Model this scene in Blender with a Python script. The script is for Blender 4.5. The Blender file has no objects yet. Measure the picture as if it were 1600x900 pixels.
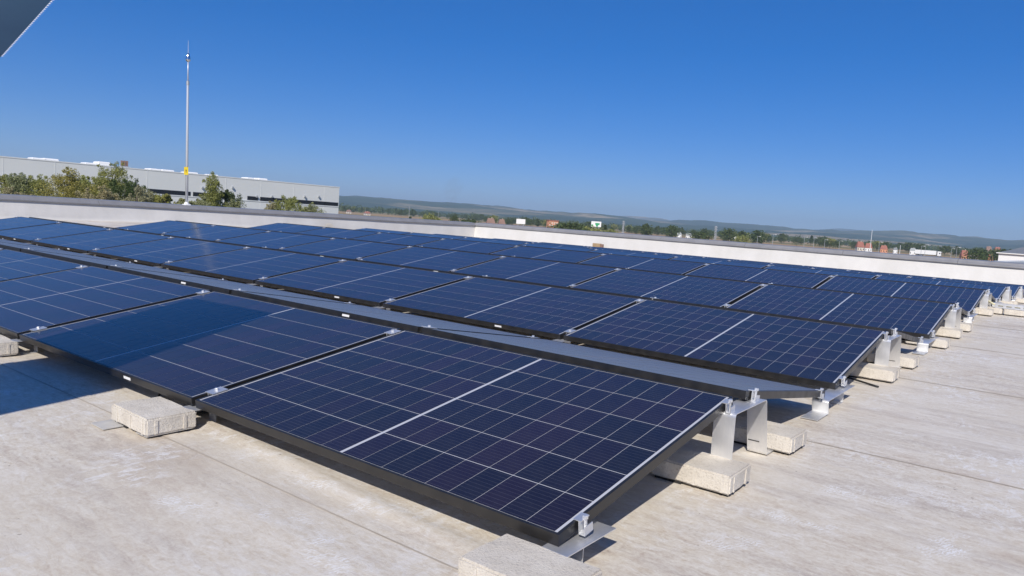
import bpy, math, random
from mathutils import Vector, Matrix, noise
random.seed(7)
R_ = math.radians
scene = bpy.context.scene
col = scene.collection

# ------------------------------------------------------------------ camera, sky, sun
ALPHA = R_(1.0)      # the near half of the roof rises towards its ridge
BETA = R_(1.6)       # the far half falls away
KINK = 9.8           # y of the roof ridge
G0 = 0.11            # top of a panel's low edge above the membrane
F_PX = 1180.73
yaw, pitch, roll = 0.6545, -0.1046, 0.0579
RX = Matrix.Rotation(ALPHA, 3, 'X')
fw = Vector((-math.sin(yaw)*math.cos(pitch), math.cos(yaw)*math.cos(pitch), math.sin(pitch)))
r0 = Vector((math.cos(yaw), math.sin(yaw), 0)); u0 = r0.cross(fw)
cr = RX @ (math.cos(roll)*r0 + math.sin(roll)*u0)
cu = RX @ (-math.sin(roll)*r0 + math.cos(roll)*u0)
cf = RX @ fw
CAM = RX @ Vector((0.9959, -1.556, 0.8146)) + Vector((0, 0, G0))
cam_d = bpy.data.cameras.new('camera'); cam = bpy.data.objects.new('camera', cam_d); col.objects.link(cam)
M = Matrix.Identity(4)
for i in range(3):
    M[i][0], M[i][1], M[i][2], M[i][3] = cr[i], cu[i], -cf[i], CAM[i]
cam.matrix_world = M
cam_d.sensor_width = 36; cam_d.lens = F_PX/1600*36
cam_d.clip_start = 0.05; cam_d.clip_end = 60000
scene.camera = cam

SKY_G, SKY_S, SKY_V = 0.66, 1.53, 2.12
SUN = (RX @ Vector((0.48, -1.03, 1.0))).normalized()
SUN_EL = math.asin(SUN.z); SUN_AZ = math.atan2(SUN.x, SUN.y)
world = bpy.data.worlds.new('World'); scene.world = world; world.use_nodes = True
wn = world.node_tree.nodes; wl = world.node_tree.links
bg = wn['Background']
sky = wn.new('ShaderNodeTexSky'); sky.sky_type = 'NISHITA'; sky.sun_disc = False
sky.sun_elevation = SUN_EL; sky.sun_rotation = SUN_AZ
sky.altitude = 0; sky.air_density = 0.55; sky.dust_density = 0.25; sky.ozone_density = 8.0
# the phone's rendering of the sky: a little flatter and more saturated, the same all round
gm = wn.new('ShaderNodeGamma'); gm.inputs['Gamma'].default_value = SKY_G
hs = wn.new('ShaderNodeHueSaturation'); hs.inputs['Hue'].default_value = 0.514; hs.inputs['Saturation'].default_value = SKY_S; hs.inputs['Value'].default_value = SKY_V
wl.new(sky.outputs['Color'], gm.inputs['Color']); wl.new(gm.outputs[0], hs.inputs['Color']); wl.new(hs.outputs[0], bg.inputs['Color'])
bg.inputs['Strength'].default_value = 0.10
sd = bpy.data.lights.new('sun', 'SUN'); sd.energy = 5.0; sd.angle = R_(0.53); sd.color = (1.0, 0.94, 0.85)
so = bpy.data.objects.new('sun', sd); col.objects.link(so)
so.rotation_euler = (-SUN).to_track_quat('-Z', 'Y').to_euler(); so.location = (0, 0, 30)
vs = scene.view_settings
vs.view_transform = 'Standard'; vs.look = 'None'; vs.exposure = 0.0; vs.gamma = 1.0; vs.use_curve_mapping = False

# ------------------------------------------------------------------ helpers
def pxdir(px, py):
    return (cf + cr*((px-800)/F_PX) - cu*((py-450)/F_PX))          # depth 1 along the lens axis
def at(px, py, depth): return CAM + pxdir(px, py)*depth
def on_z(px, py, z):
    d = pxdir(px, py); return CAM + d*((z-CAM.z)/d.z)
def column(px, depth, z, py=340):
    """point at height z standing under pixel column px"""
    p = at(px, py, depth); return Vector((p.x, p.y, z))

class MB:
    def __init__(s): s.v = []; s.f = []; s.m = []
    def add(s, vs_, fs, mi=0):
        b = len(s.v); s.v += [tuple(v) for v in vs_]
        s.f += [tuple(i+b for i in f) for f in fs]; s.m += [mi]*len(fs)
    def box(s, x0, x1, y0, y1, z0, z1, mi=0, mat=None):
        vs_ = [Vector((x, y, z)) for z in (z0, z1) for y in (y0, y1) for x in (x0, x1)]
        if mat: vs_ = [mat @ v for v in vs_]
        s.add(vs_, [(0,2,3,1), (4,5,7,6), (0,1,5,4), (2,6,7,3), (0,4,6,2), (1,3,7,5)], mi)
    def bevbox(s, x0, x1, y0, y1, z0, z1, b, mi=0, mat=None):
        """box with chamfered top and vertical edges"""
        def ring(z, i):
            return [(x0+i+b,y0+i,z),(x1-i-b,y0+i,z),(x1-i,y0+i+b,z),(x1-i,y1-i-b,z),(x1-i-b,y1-i,z),(x0+i+b,y1-i,z),(x0+i,y1-i-b,z),(x0+i,y0+i+b,z)]
        vs_ = [Vector(p) for p in ring(z0, 0)+ring(z1-b, 0)+ring(z1, b)]
        if mat: vs_ = [mat @ v for v in vs_]
        fs = [tuple(range(7,-1,-1)), tuple(range(16,24))]
        for k in range(2):
            for i in range(8):
                j = (i+1) % 8; fs.append((8*k+i, 8*k+j, 8*k+8+j, 8*k+8+i))
        s.add(vs_, fs, mi)
    def strip(s, prof, x0, x1, th, mi=0):
        """bent sheet: profile [(y,z)..] swept along x, thickness th (to the left of the path)"""
        n = len(prof); off = []
        for i in range(n):
            a = prof[max(i-1, 0)]; b = prof[min(i+1, n-1)]
            d = Vector((b[0]-a[0], b[1]-a[1])); d.normalize(); off.append((prof[i][0]-d.y*th, prof[i][1]+d.x*th))
        vs_ = [];
        for i in range(n):
            for x in (x0, x1):
                vs_.append((x, prof[i][0], prof[i][1])); vs_.append((x, off[i][0], off[i][1]))
        fs = []
        for i in range(n-1):
            a = 4*i; c = a+4
            fs += [(a, a+2, c+2, c), (a+1, c+1, c+3, a+3), (a, c, c+1, a+1), (a+2, a+3, c+3, c+2)]
        fs += [(0, 1, 3, 2), (4*n-4, 4*n-2, 4*n-1, 4*n-3)]
        s.add(vs_, fs, mi)
    def lathe(s, prof, c=(0, 0, 0), n=10, mi=0, mat=None):
        vs_ = []; fs = []
        for r, z in prof:
            for k in range(n):
                a = 2*math.pi*k/n; vs_.append(Vector((c[0]+r*math.cos(a), c[1]+r*math.sin(a), c[2]+z)))
        if mat: vs_ = [mat @ v for v in vs_]
        for i in range(len(prof)-1):
            for k in range(n):
                j = (k+1) % n; fs.append((i*n+k, i*n+j, i*n+n+j, i*n+n+k))
        fs += [tuple(range(n-1, -1, -1)), tuple(range((len(prof)-1)*n, len(prof)*n))]
        s.add(vs_, fs, mi)
    def tube(s, pts, r, n=6, mi=0, r1=None):
        pts = [Vector(p) for p in pts]; vs_ = []; fs = []
        for i, p in enumerate(pts):
            d = (pts[min(i+1, len(pts)-1)]-pts[max(i-1, 0)]).normalized()
            a = d.cross(Vector((0, 0, 1)) if abs(d.z) < .9 else Vector((1, 0, 0))).normalized(); b = d.cross(a)
            rr = r if r1 is None else r+(r1-r)*i/(len(pts)-1)
            for k in range(n):
                t = 2*math.pi*k/n; vs_.append(p+a*rr*math.cos(t)+b*rr*math.sin(t))
        for i in range(len(pts)-1):
            for k in range(n):
                j = (k+1) % n; fs.append((i*n+k, i*n+n+k, i*n+n+j, i*n+j))
        fs += [tuple(range(n)), tuple(range(len(vs_)-1, len(vs_)-n-1, -1))]
        s.add(vs_, fs, mi)
    def mesh(s, name, mats, smooth=False):
        me = bpy.data.meshes.new(name); me.from_pydata(s.v, [], s.f)
        for m in (mats if isinstance(mats, (list, tuple)) else [mats]): me.materials.append(m)
        if any(s.m): me.polygons.foreach_set('material_index', s.m)
        if smooth: me.polygons.foreach_set('use_smooth', [True]*len(s.f))
        me.update(); return me

def link(name, data, parent=None, loc=(0, 0, 0), rot=(0, 0, 0)):
    o = bpy.data.objects.new(name, data); col.objects.link(o)
    o.location = loc; o.rotation_euler = rot
    if parent: o.parent = parent
    return o
def tag(o, label=None, cat=None, group=None, kind=None):
    if label: o['label'] = label
    if cat: o['category'] = cat
    if group: o['group'] = group
    if kind: o['kind'] = kind
    return o
def thing(name, label, cat, loc=(0, 0, 0), rot=(0, 0, 0), group=None):
    return tag(link(name, None, None, loc, rot), label, cat, group)
ORD = ['zeroth', 'first', 'second', 'third', 'fourth', 'fifth', 'sixth', 'seventh', 'eighth', 'ninth', 'tenth']

# ------------------------------------------------------------------ materials
def mat(name, base=(.5, .5, .5), rough=.6, metal=0.0, ior=1.5, spec=.5):
    m = bpy.data.materials.new(name); m.use_nodes = True
    b = m.node_tree.nodes['Principled BSDF']
    b.inputs['Base Color'].default_value = (*base, 1); b.inputs['Roughness'].default_value = rough
    b.inputs['Metallic'].default_value = metal; b.inputs['IOR'].default_value = ior
    b.inputs['Specular IOR Level'].default_value = spec
    return m
class NT:
    def __init__(s, m): s.n = m.node_tree.nodes; s.l = m.node_tree.links; s.b = s.n['Principled BSDF']
    def new(s, t, **kw):
        nd = s.n.new(t)
        for k, v in kw.items(): setattr(nd, k, v)
        return nd
    def inp(s, nd, key, v):
        if isinstance(v, bpy.types.NodeSocket): s.l.new(v, nd.inputs[key])
        else: nd.inputs[key].default_value = v
    def coord(s, kind='Object'): return s.new('ShaderNodeTexCoord').outputs[kind]
    def mapping(s, vec, loc=(0, 0, 0), rot=(0, 0, 0), sc=(1, 1, 1), typ='POINT'):
        nd = s.new('ShaderNodeMapping', vector_type=typ); s.l.new(vec, nd.inputs['Vector'])
        nd.inputs['Location'].default_value = loc; nd.inputs['Rotation'].default_value = rot; nd.inputs['Scale'].default_value = sc
        return nd.outputs[0]
    def noise(s, vec, scale, detail=4, rough=.55, dist=0.0):
        nd = s.new('ShaderNodeTexNoise'); s.l.new(vec, nd.inputs['Vector'])
        nd.inputs['Scale'].default_value = scale; nd.inputs['Detail'].default_value = detail
        nd.inputs['Roughness'].default_value = rough; nd.inputs['Distortion'].default_value = dist
        return nd.outputs['Fac']
    def ramp(s, fac, stops):
        nd = s.new('ShaderNodeValToRGB'); s.l.new(fac, nd.inputs[0]); e = nd.color_ramp.elements
        while len(e) < len(stops): e.new(.5)
        for i, (p, c) in enumerate(stops):
            e[i].position = p; e[i].color = (*c, 1) if len(c) == 3 else c
        return nd.outputs[0]
    def rng(s, fac, a, b, c=0.0, d=1.0):
        nd = s.new('ShaderNodeMapRange'); s.inp(nd, 0, fac)
        for i, v in enumerate((a, b, c, d)): nd.inputs[i+1].default_value = v
        return nd.outputs[0]
    def math(s, op, a, b=0.0):
        nd = s.new('ShaderNodeMath', operation=op); s.inp(nd, 0, a); s.inp(nd, 1, b); return nd.outputs[0]
    def mix(s, fac, a, b, mode='MIX'):
        nd = s.new('ShaderNodeMix', data_type='RGBA', blend_type=mode)
        for k, v in ((0, fac), (6, a), (7, b)):
            if isinstance(v, bpy.types.NodeSocket): s.l.new(v, nd.inputs[k])
            else: nd.inputs[k].default_value = v if k == 0 else (*v, 1)
        return nd.outputs[2]
    def bump(s, h, strength, dist):
        nd = s.new('ShaderNodeBump'); s.l.new(h, nd.inputs['Height'])
        nd.inputs['Strength'].default_value = strength; nd.inputs['Distance'].default_value = dist
        s.l.new(nd.outputs[0], s.b.inputs['Normal'])
    def base(s, c): s.l.new(c, s.b.inputs['Base Color'])
    def rough(s, c): s.l.new(c, s.b.inputs['Roughness'])

def m_membrane():
    m = mat('roof_membrane', (.5, .46, .41), .62); t = NT(m); c = t.coord()
    cx = t.mapping(c, sc=(.35, 1, 1))
    big = t.noise(c, .55, 5, .6); mid = t.noise(cx, 2.4, 6, .62, .4); fine = t.noise(c, 22, 5, .7); streak = t.noise(t.mapping(c, sc=(.12, 1, 1)), 6, 5, .65)
    k = t.ramp(t.math('ADD', t.math('MULTIPLY', big, .55), t.math('MULTIPLY', mid, .45)), [(.38, (.52, .445, .355)), (.46, (.635, .575, .48)), (.54, (.655, .60, .515)), (.62, (.70, .65, .575))])
    k = t.mix(t.rng(streak, .50, .64, 0, .55), k, (.46, .405, .35))
    # pale chalky scuffs
    sc = t.math('MULTIPLY', t.rng(t.noise(c, 1.6, 4, .6, .6), .47, .62), t.rng(t.noise(t.mapping(c, rot=(0, 0, .6), sc=(1, .5, 1)), 24, 8, .8, .5), .51, .57))
    k = t.mix(t.math('MULTIPLY', sc, .75), k, (.76, .75, .74))
    sm = t.math('MULTIPLY', t.rng(t.noise(c, 1.1, 5, .65, .8), .42, .6), t.rng(t.noise(t.mapping(c, rot=(0, 0, -.35), sc=(.4, 1.4, 1)), 15, 9, .82, 1.0), .52, .60))
    k = t.mix(t.math('MULTIPLY', sm, .6), k, (.72, .70, .675))
    br = t.math('MULTIPLY', t.rng(t.noise(t.mapping(c, loc=(7, 3, 0)), .9, 5, .65, .8), .45, .62), t.rng(t.noise(t.mapping(c, rot=(0, 0, .25), sc=(.35, 1.2, 1)), 12, 9, .8, .9), .53, .64))
    k = t.mix(t.math('MULTIPLY', br, .6), k, (.40, .33, .27))
    # boot prints
    spots = [(-.92, -.02, .5, .17), (-.80, -.27, .2, .15), (-.50, -.32, -.4, .17), (-.62, .0, .7, .14), (-1.25, -.02, .3, .13), (.25, .52, .9, .13), (.42, 1.25, .4, .2), (.62, 1.45, -.5, .2), (-.30, -.42, .4, .16),
             (-1.05, -.42, .1, .16), (.75, 1.0, 1.2, .18), (.34, .85, .2, .16), (.95, 2.2, .6, .25), (-1.55, -.3, .8, .14), (.55, .35, .5, .15)]
    acc = None
    for (x, y, a, L) in spots:
        v = t.mapping(c, (x, y, 0), (0, 0, a), (L, L*.42, 1), 'TEXTURE')
        ln = t.new('ShaderNodeVectorMath', operation='LENGTH'); t.l.new(v, ln.inputs[0])
        w = t.rng(ln.outputs['Value'], 1.15, .55)
        acc = w if acc is None else t.math('MAXIMUM', acc, w)
    wv = t.new('ShaderNodeTexWave', wave_type='BANDS'); t.l.new(t.mapping(c, rot=(0, 0, .4)), wv.inputs['Vector'])
    wv.inputs['Scale'].default_value = 26; wv.inputs['Distortion'].default_value = 9; wv.inputs['Detail'].default_value = 4; wv.inputs['Detail Scale'].default_value = 2.2
    tread = t.math('MULTIPLY', t.rng(wv.outputs['Fac'], .25, .75), t.rng(t.noise(c, 13, 6, .75), .44, .6))
    k = t.mix(t.math('MULTIPLY', t.math('MULTIPLY', acc, tread), .85), k, (.78, .775, .77))
    # dark crumbs and rusty dirt
    k = t.mix(t.math('MULTIPLY', t.rng(t.noise(c, 60, 3, .6), .66, .72), t.rng(t.noise(c, 2.1, 3), .5, .62)), k, (.2, .15, .11))
    k = t.mix(t.math('MULTIPLY', t.rng(t.noise(t.mapping(c, sc=(.45, 1, 1)), 3.1, 5, .65), .56, .72), .55), k, (.45, .35, .25))
    k = t.mix(t.rng(fine, .3, .75, .0, .14), k, (.36, .33, .3))
    # chalky grain: crisp light and dark flecks a centimetre or two across
    g1 = t.noise(t.mapping(c, rot=(0, 0, .1), sc=(.55, 1.3, 1)), 30, 9, .82, .6); g2 = t.noise(t.mapping(c, loc=(3, 9, 0)), 75, 6, .8)
    area = t.rng(t.noise(t.mapping(c, loc=(4, 1, 0)), .8, 4, .6, .5), .36, .6, .35, 1)
    gr = t.ramp(t.math('ADD', t.math('MULTIPLY', g1, .65), t.math('MULTIPLY', g2, .35)), [(.38, (.22, .205, .2)), (.5, (.5, .5, .5)), (.62, (.74, .75, .77))])
    k = t.mix(t.math('MULTIPLY', area, .62), k, gr, 'OVERLAY')
    t.base(k); t.bump(t.math('ADD', t.math('MULTIPLY', mid, .5), t.math('MULTIPLY', g1, .4)), .4, .012)
    return m
def m_paver():
    m = mat('paver_concrete', (.6, .55, .48), .9, spec=.2); t = NT(m); c = t.coord()
    n1 = t.noise(c, 9, 4); n2 = t.noise(c, 150, 4, .7); n3 = t.noise(t.mapping(c, sc=(1, 1, .3)), 45, 4, .7)
    k = t.ramp(n1, [(.3, (.57, .52, .445)), (.7, (.72, .675, .60))])
    k = t.mix(t.rng(n2, .53, .68, 0, .6), k, (.33, .29, .24)); k = t.mix(t.rng(n3, .6, .75, 0, .4), k, (.42, .37, .3))
    oi = t.new('ShaderNodeObjectInfo'); k = t.mix(t.rng(oi.outputs['Random'], 0, 1, 0, .3), k, (.58, .53, .46))
    t.base(k); t.bump(n2, .8, .005); return m
def dust(m):
    b = m.node_tree.nodes['Principled BSDF']      # thin film of roof dust on the glass
    b.inputs['Sheen Weight'].default_value = .11; b.inputs['Sheen Roughness'].default_value = .35; b.inputs['Sheen Tint'].default_value = (1, .95, .88, 1)
def m_cell(paler=False):
    m = mat('paler_solar_cell' if paler else 'solar_cell', (.012, .013, .026), .16, ior=1.47); t = NT(m); c = t.coord('UV')
    oi = t.new('ShaderNodeObjectInfo').outputs['Random']; gi = t.new('ShaderNodeNewGeometry').outputs['Random Per Island']
    r = t.math('FRACT', t.math('ADD', oi, gi))
    k = t.ramp(r, [(0, (.009, .0095, .019)), (.55, (.012, .0095, .022)), (1, (.018, .011, .026))])
    # fine bus wires: ten per cell along x
    sp = t.new('ShaderNodeSeparateXYZ'); t.l.new(c, sp.inputs[0])
    fr = t.math('FRACT', t.math('MULTIPLY', sp.outputs['Y'], 10.0)); ln = t.math('LESS_THAN', t.math('ABSOLUTE', t.math('SUBTRACT', fr, .5)), .035)
    k = t.mix(t.math('MULTIPLY', ln, .22), k, (.2, .2, .22))
    d = t.noise(t.coord('Object'), 9, 5, .65); k = t.mix(t.rng(d, .4, .8, 0.0, .03), k, (.3, .28, .25))
    t.base(k); t.rough(t.rng(d, .3, .7, .12, .19) if not paler else t.rng(d, .3, .7, .28, .36)); dust(m)
    if paler: t.b.inputs['Sheen Weight'].default_value = .42; t.base(t.mix(t.rng(d, .35, .75, .04, .10), k, (.44, .40, .33)))  # variant for panels sloping away: paler base, rougher, stronger sheen
    return m
def m_backsheet():
    m = mat('white_backsheet', (.50, .51, .54), .15, ior=1.47); dust(m); return m
def m_frame():
    m = mat('black_anodised_frame', (.017, .016, .016), .38); t = NT(m); c = t.coord()
    n = t.noise(c, 14, 4); t.base(t.ramp(n, [(.35, (.013, .013, .014)), (.7, (.026, .024, .022))])); t.rough(t.rng(n, .3, .7, .3, .45)); return m
def m_galv():
    m = mat('galvanised_sheet', (.78, .79, .80), .4, .75); t = NT(m); c = t.coord()
    n = t.noise(c, 12, 4); n2 = t.noise(t.mapping(c, sc=(1, 1, .15)), 120, 3)
    t.base(t.ramp(t.math('ADD', t.math('MULTIPLY', n, .7), t.math('MULTIPLY', n2, .3)), [(.3, (.70, .71, .73)), (.7, (.84, .84, .84))])); t.rough(t.rng(n, .3, .7, .34, .5)); return m
def m_wallwhite():
    m = mat('white_wall_membrane', (.66, .65, .63), .55); t = NT(m); c = t.coord()
    n = t.noise(t.mapping(c, sc=(1, 1, .25)), 1.6, 5, .6); n2 = t.noise(c, 5, 4)
    t.base(t.ramp(n, [(.3, (.53, .515, .485)), (.65, (.60, .585, .56))])); t.bump(n2, .25, .03); return m
def m_simple(name, c0, c1, sc, rough=.7, bump=0, metal=0):
    m = mat(name, c0, rough, metal); t = NT(m); n = t.noise(t.coord(), sc, 5, .6)
    t.base(t.ramp(n, [(.32, c0), (.68, c1)]))
    if bump: t.bump(n, .5, bump)
    return m
def m_leaf(name, dark, mid, light):
    m = mat(name, mid, .6, spec=.25); t = NT(m); gi = t.new('ShaderNodeNewGeometry').outputs['Random Per Island']
    k = t.ramp(gi, [(0, dark), (.5, mid), (1, light)])
    oi = t.new('ShaderNodeObjectInfo').outputs['Random']; k = t.mix(t.rng(oi, 0, 1, 0, .3), k, (mid[0]*1.5, mid[1]*1.15, mid[2]*.9))
    t.base(k)
    out = t.n['Material Output']; tr = t.new('ShaderNodeBsdfTranslucent'); t.l.new(k, tr.inputs[0])
    mx = t.new('ShaderNodeMixShader'); mx.inputs[0].default_value = .3; t.l.new(t.b.outputs[0], mx.inputs[1]); t.l.new(tr.outputs[0], mx.inputs[2])
    t.l.new(mx.outputs[0], out.inputs[0]); return m
def m_plain():
    m = mat('plain_fields', (.2, .16, .1), .95, spec=.1); t = NT(m); c = t.coord()
    vo = t.new('ShaderNodeTexVoronoi'); t.l.new(t.mapping(c, rot=(0, 0, .5), sc=(.0011, .0035, .001)), vo.inputs['Vector']); vo.inputs['Scale'].default_value = 1
    sp = t.new('ShaderNodeSeparateColor'); t.l.new(vo.outputs['Color'], sp.inputs[0])
    k = t.ramp(sp.outputs[0], [(0, (.36, .24, .135)), (.35, (.42, .30, .17)), (.6, (.27, .21, .11)), (.8, (.13, .14, .05)), (1, (.42, .31, .19))])
    k = t.mix(t.rng(t.noise(c, .02, 6, .7), .4, .75, 0, .45), k, (.2, .16, .08)); t.base(k); return m
def m_hill():
    m = mat('hill_woods_and_fields', (.05, .08, .035), .95, spec=.1); t = NT(m); c = t.coord()
    wob = t.noise(c, .0012, 4); vo = t.new('ShaderNodeTexVoronoi'); t.l.new(t.mapping(c, rot=(0, 0, -.65), sc=(.0011, .0026, .0005)), vo.inputs['Vector']); vo.inputs['Scale'].default_value = 1.0
    sp = t.new('ShaderNodeSeparateColor'); t.l.new(vo.outputs['Color'], sp.inputs[0])
    k = t.ramp(sp.outputs[0], [(0, (.02, .042, .02)), (.3, (.035, .06, .026)), (.52, (.06, .085, .035)), (.66, (.12, .125, .06)), (.76, (.36, .28, .17)), (.9, (.44, .35, .22)), (1, (.25, .21, .12))])
    k = t.mix(t.rng(wob, .44, .58, 0, .85), k, (.03, .055, .024))
    n2 = t.noise(c, .012, 4, .7); t.base(t.mix(t.rng(n2, .42, .62, 0, .55), k, (.02, .04, .018))); return m

MEM = m_membrane(); PAV = m_paver(); CELL = m_cell(); CELLP = m_cell(True); BACK = m_backsheet(); FRM = m_frame(); GALV = m_galv(); WHT = m_wallwhite()
RUB = mat('black_rubber', (.02, .019, .018), .8)
PLASTIC = mat('dark_junction_plastic', (.012, .012, .012), .5)
BSHEET = mat('panel_underside', (.5, .5, .5), .6)
STK = mat('white_sticker', (.8, .8, .8), .5)
COP = m_simple('coping_sheet', (.20, .20, .21), (.25, .25, .26), 3, .45)
SEAMM = m_simple('seam_lap', (.52, .465, .405), (.59, .54, .48), 5, .6)
SEAMD = m_simple('seam_dirt', (.38, .33, .275), (.56, .50, .42), 3, .8)
HALLW = m_simple('hall_cladding', (.68, .70, .69), (.72, .735, .725), .15, .5)
HALLJ = mat('hall_joint', (.72, .735, .73), .5)
GLASSD = mat('dark_window_glass', (.012, .014, .018), .08)
WHITE = mat('white_paint', (.8, .8, .79), .5)
YEL = mat('yellow_plate', (.75, .55, .02), .45)
BLACK = mat('black_paint', (.015, .015, .015), .5)
MAST = mat('mast_steel', (.62, .65, .69), .35, .3)
STEEL = mat('pole_steel', (.42, .44, .46), .5, .3)
BARK = m_simple('bark', (.07, .055, .04), (.12, .1, .08), 6, .9)
ORANGE = m_simple('salmon_render', (.62, .27, .15), (.66, .33, .2), .4, .8)
REDROOF = m_simple('red_tiles', (.27, .105, .075), (.34, .14, .10), .6, .85)
BROWNROOF = m_simple('brown_tiles', (.2, .12, .09), (.27, .17, .13), .6, .85)
GREYROOF = m_simple('grey_sheet_roof', (.17, .18, .19), (.21, .22, .23), .08, .6)
PALEROOF = m_simple('pale_grey_roof', (.30, .32, .32), (.34, .36, .36), .08, .7)
CREAM = m_simple('cream_render', (.6, .55, .47), (.66, .62, .55), .4, .85)
GREENP = mat('green_poster', (.03, .33, .13), .5)
ASPH = m_simple('asphalt', (.05, .05, .052), (.07, .07, .07), .5, .9)
WOOD = m_simple('timber', (.28, .19, .1), (.4, .29, .17), 14, .8)
AWN = m_simple('blue_grey_sheet', (.08, .19, .36), (.095, .22, .40), 2.5, .35)
ALU = mat('translucent_gasket', (.9, .9, .88), .5)
_t = NT(ALU); _tr = _t.new('ShaderNodeBsdfTranslucent'); _tr.inputs[0].default_value = (.95, .95, .92, 1); _mx = _t.new('ShaderNodeMixShader'); _mx.inputs[0].default_value = .8
_t.l.new(_t.b.outputs[0], _mx.inputs[1]); _t.l.new(_tr.outputs[0], _mx.inputs[2]); _t.l.new(_mx.outputs[0], _t.n['Material Output'].inputs[0])
STRAW = mat('yellow_straw', (.55, .42, .1), .9)

# ------------------------------------------------------------------ the roof
WX0, WY1 = -19.5, 22.4
def roof_z(y):
    return y*math.tan(ALPHA) if y < KINK else KINK*math.tan(ALPHA)-(y-KINK)*math.tan(BETA)
def ripple(x, y):
    """soft wrinkles of the loose membrane"""
    h = 0
    if y < 6 and x < 8:
        c = -.04+.10*math.exp(-((x+1.7)/.8)**2)
        h += .011*math.exp(-((y-c)/.035)**2)*(1 if x > -1.9 else math.exp(-((x+1.9)/.2)**2))*math.exp(-max(0, x+.25)**2/.02)
        h += .004*math.exp(-((y+.32)/.06)**2)*(1/(1+math.exp(-(x+1.2)*6)))
        h += .0022*noise.noise(Vector((x*1.3, y*2.6, 0)))
    return h
def roof_h(x, y): return roof_z(y)+ripple(x, y)
xs = [WX0+.0]; x = WX0
while x < 34:
    d = .045 if -4 < x < 1.8 else (.25 if -8 < x < 4 else 1.2)
    x += d; xs.append(x)
ys = []; y = -22
while y < WY1:
    d = .03 if -.9 < y < .25 else (.08 if -1.6 < y < 3 else (.3 if -3 < y < 12 else 1.0))
    ys.append(y); y += d
ys.append(WY1); ys.append(KINK); ys.sort()
mb = MB(); nx = len(xs)
mb.v = [(x, y, roof_h(x, y)) for y in ys for x in xs]
mb.f = [(j*nx+i, j*nx+i+1, j*nx+nx+i+1, j*nx+nx+i) for j in range(len(ys)-1) for i in range(nx-1)]; mb.m = [0]*len(mb.f)
roof = tag(link('roof_membrane', mb.mesh('roof_membrane', MEM, True)), kind='structure')
for k in range(-6, 12):
    yc = -.145+1.925*k
    if yc > WY1-.3: continue
    mb = MB(); lx = [x for x in xs if x > WX0+.15]
    for (o0, o1, dz, mi) in ((-.0, .055, .0020, 0), (-.005, -.0, .0012, 1)):
        b = len(mb.v)
        for x in lx:
            w = .006*noise.noise(Vector((x*.8, k*3.1, 0)))
            mb.v += [(x, yc+o0+w, roof_h(x, yc+o0+w)+dz), (x, yc+o1+w, roof_h(x, yc+o1+w)+dz)]
        for i in range(len(lx)-1):
            mb.f.append((b+2*i, b+2*i+2, b+2*i+3, b+2*i+1)); mb.m.append(mi)
    link('seam', mb.mesh('seam', [MEM, SEAMD], True), roof)

# ------------------------------------------------------------------ parapets
def parapet(name, label, A, B, zt, inward, seg, batter):
    """A,B ends of the inner face (2D); inward = unit vector to the roof side"""
    A = Vector(A); B = Vector(B); I = Vector(inward); L = (B-A).length; d = (B-A)/L
    root = thing(name, label, 'wall', (A.x, A.y, 0))
    mb = MB(); n = int(L/.2); rows = [0, .04, .1, .2, .35, .5, .62, 1.0]
    prev = None
    for i in range(n+1):
        s = L*i/n; p = A+d*s
        zb = roof_z(p.y)-.01; top = zt(s)-.10
        ring = []
        for t in rows:
            z = zb+(top-zb)*t
            fil = .09*(1-t/.1)**2 if t < .1 else 0
            wob = .018*noise.noise(Vector((s*.7, t*2, 3.3)))*(t > .05)+.02*math.exp(-((s-13.2)/.25)**2)*(1-t)+.012*noise.noise(Vector((s*2.2, t*.8, 9)))*(1-t)
            q = p-A+I*(fil+wob+.02+batter*(1-t)); ring.append((q.x, q.y, z))
        b = len(mb.v); mb.v += ring
        if i:
            for k in range(len(rows)-1):
                mb.f.append((b+k, b+k+1, b-len(rows)+k+1, b-len(rows)+k)); mb.m.append(0)
    link('wall_membrane', mb.mesh('wall_membrane', WHT, True), root)
    core = MB()
    o = -I*.02; w = -I*.32
    vs_ = []
    for (s, zz) in ((0, 0), (L, 0)):
        p = d*s; zt_ = zt(s)-.06
        for q, z in ((p+o, -7.0), (p+w, -7.0), (p+w, zt_), (p+o, zt_)): vs_.append((q.x, q.y, z))
    core.add(vs_, [(0,1,2,3), (7,6,5,4), (0,4,5,1), (1,5,6,2), (2,6,7,3), (3,7,4,0)])
    link('wall_core', core.mesh('wall_core', HALLW), root)
    s = 0
    while s < L-.01:
        e = min(s+seg, L); m_ = MB(); prof = [(.075, -.125), (.08, -.10), (.075, -.085), (.03, -.06), (-.02, 0.0), (-.34, .02), (-.36, -.1)]
        a = []; jit = random.uniform(-.003, .003)
        for ss in (s+.004, e-.004):
            for (io, dz) in prof:
                q = d*ss+I*io; a.append((q.x, q.y, zt(ss)+dz+jit))
        k = len(prof); m_.add(a, [(i, i+1, k+i+1, k+i) for i in range(k-1)]+[tuple(range(k-1, -1, -1)), tuple(range(k, 2*k))])
        link('coping', m_.mesh('coping', COP), root); s = e
    return root
def ztl(s): return .70-.0000*s
parapet('parapet_wall', 'parapet with pale membrane in half light beside the lightning mast', (WX0, WY1), (WX0, -22), lambda s: .635+.02*math.exp(-((s-13)/6)**2), (1, 0), 3.0, .16)
parapet('parapet_wall', 'long sunlit white membrane parapet behind the last panel row', (34, WY1), (WX0, WY1), lambda s: .64, (0, -1), 3.0, .24)

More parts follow.
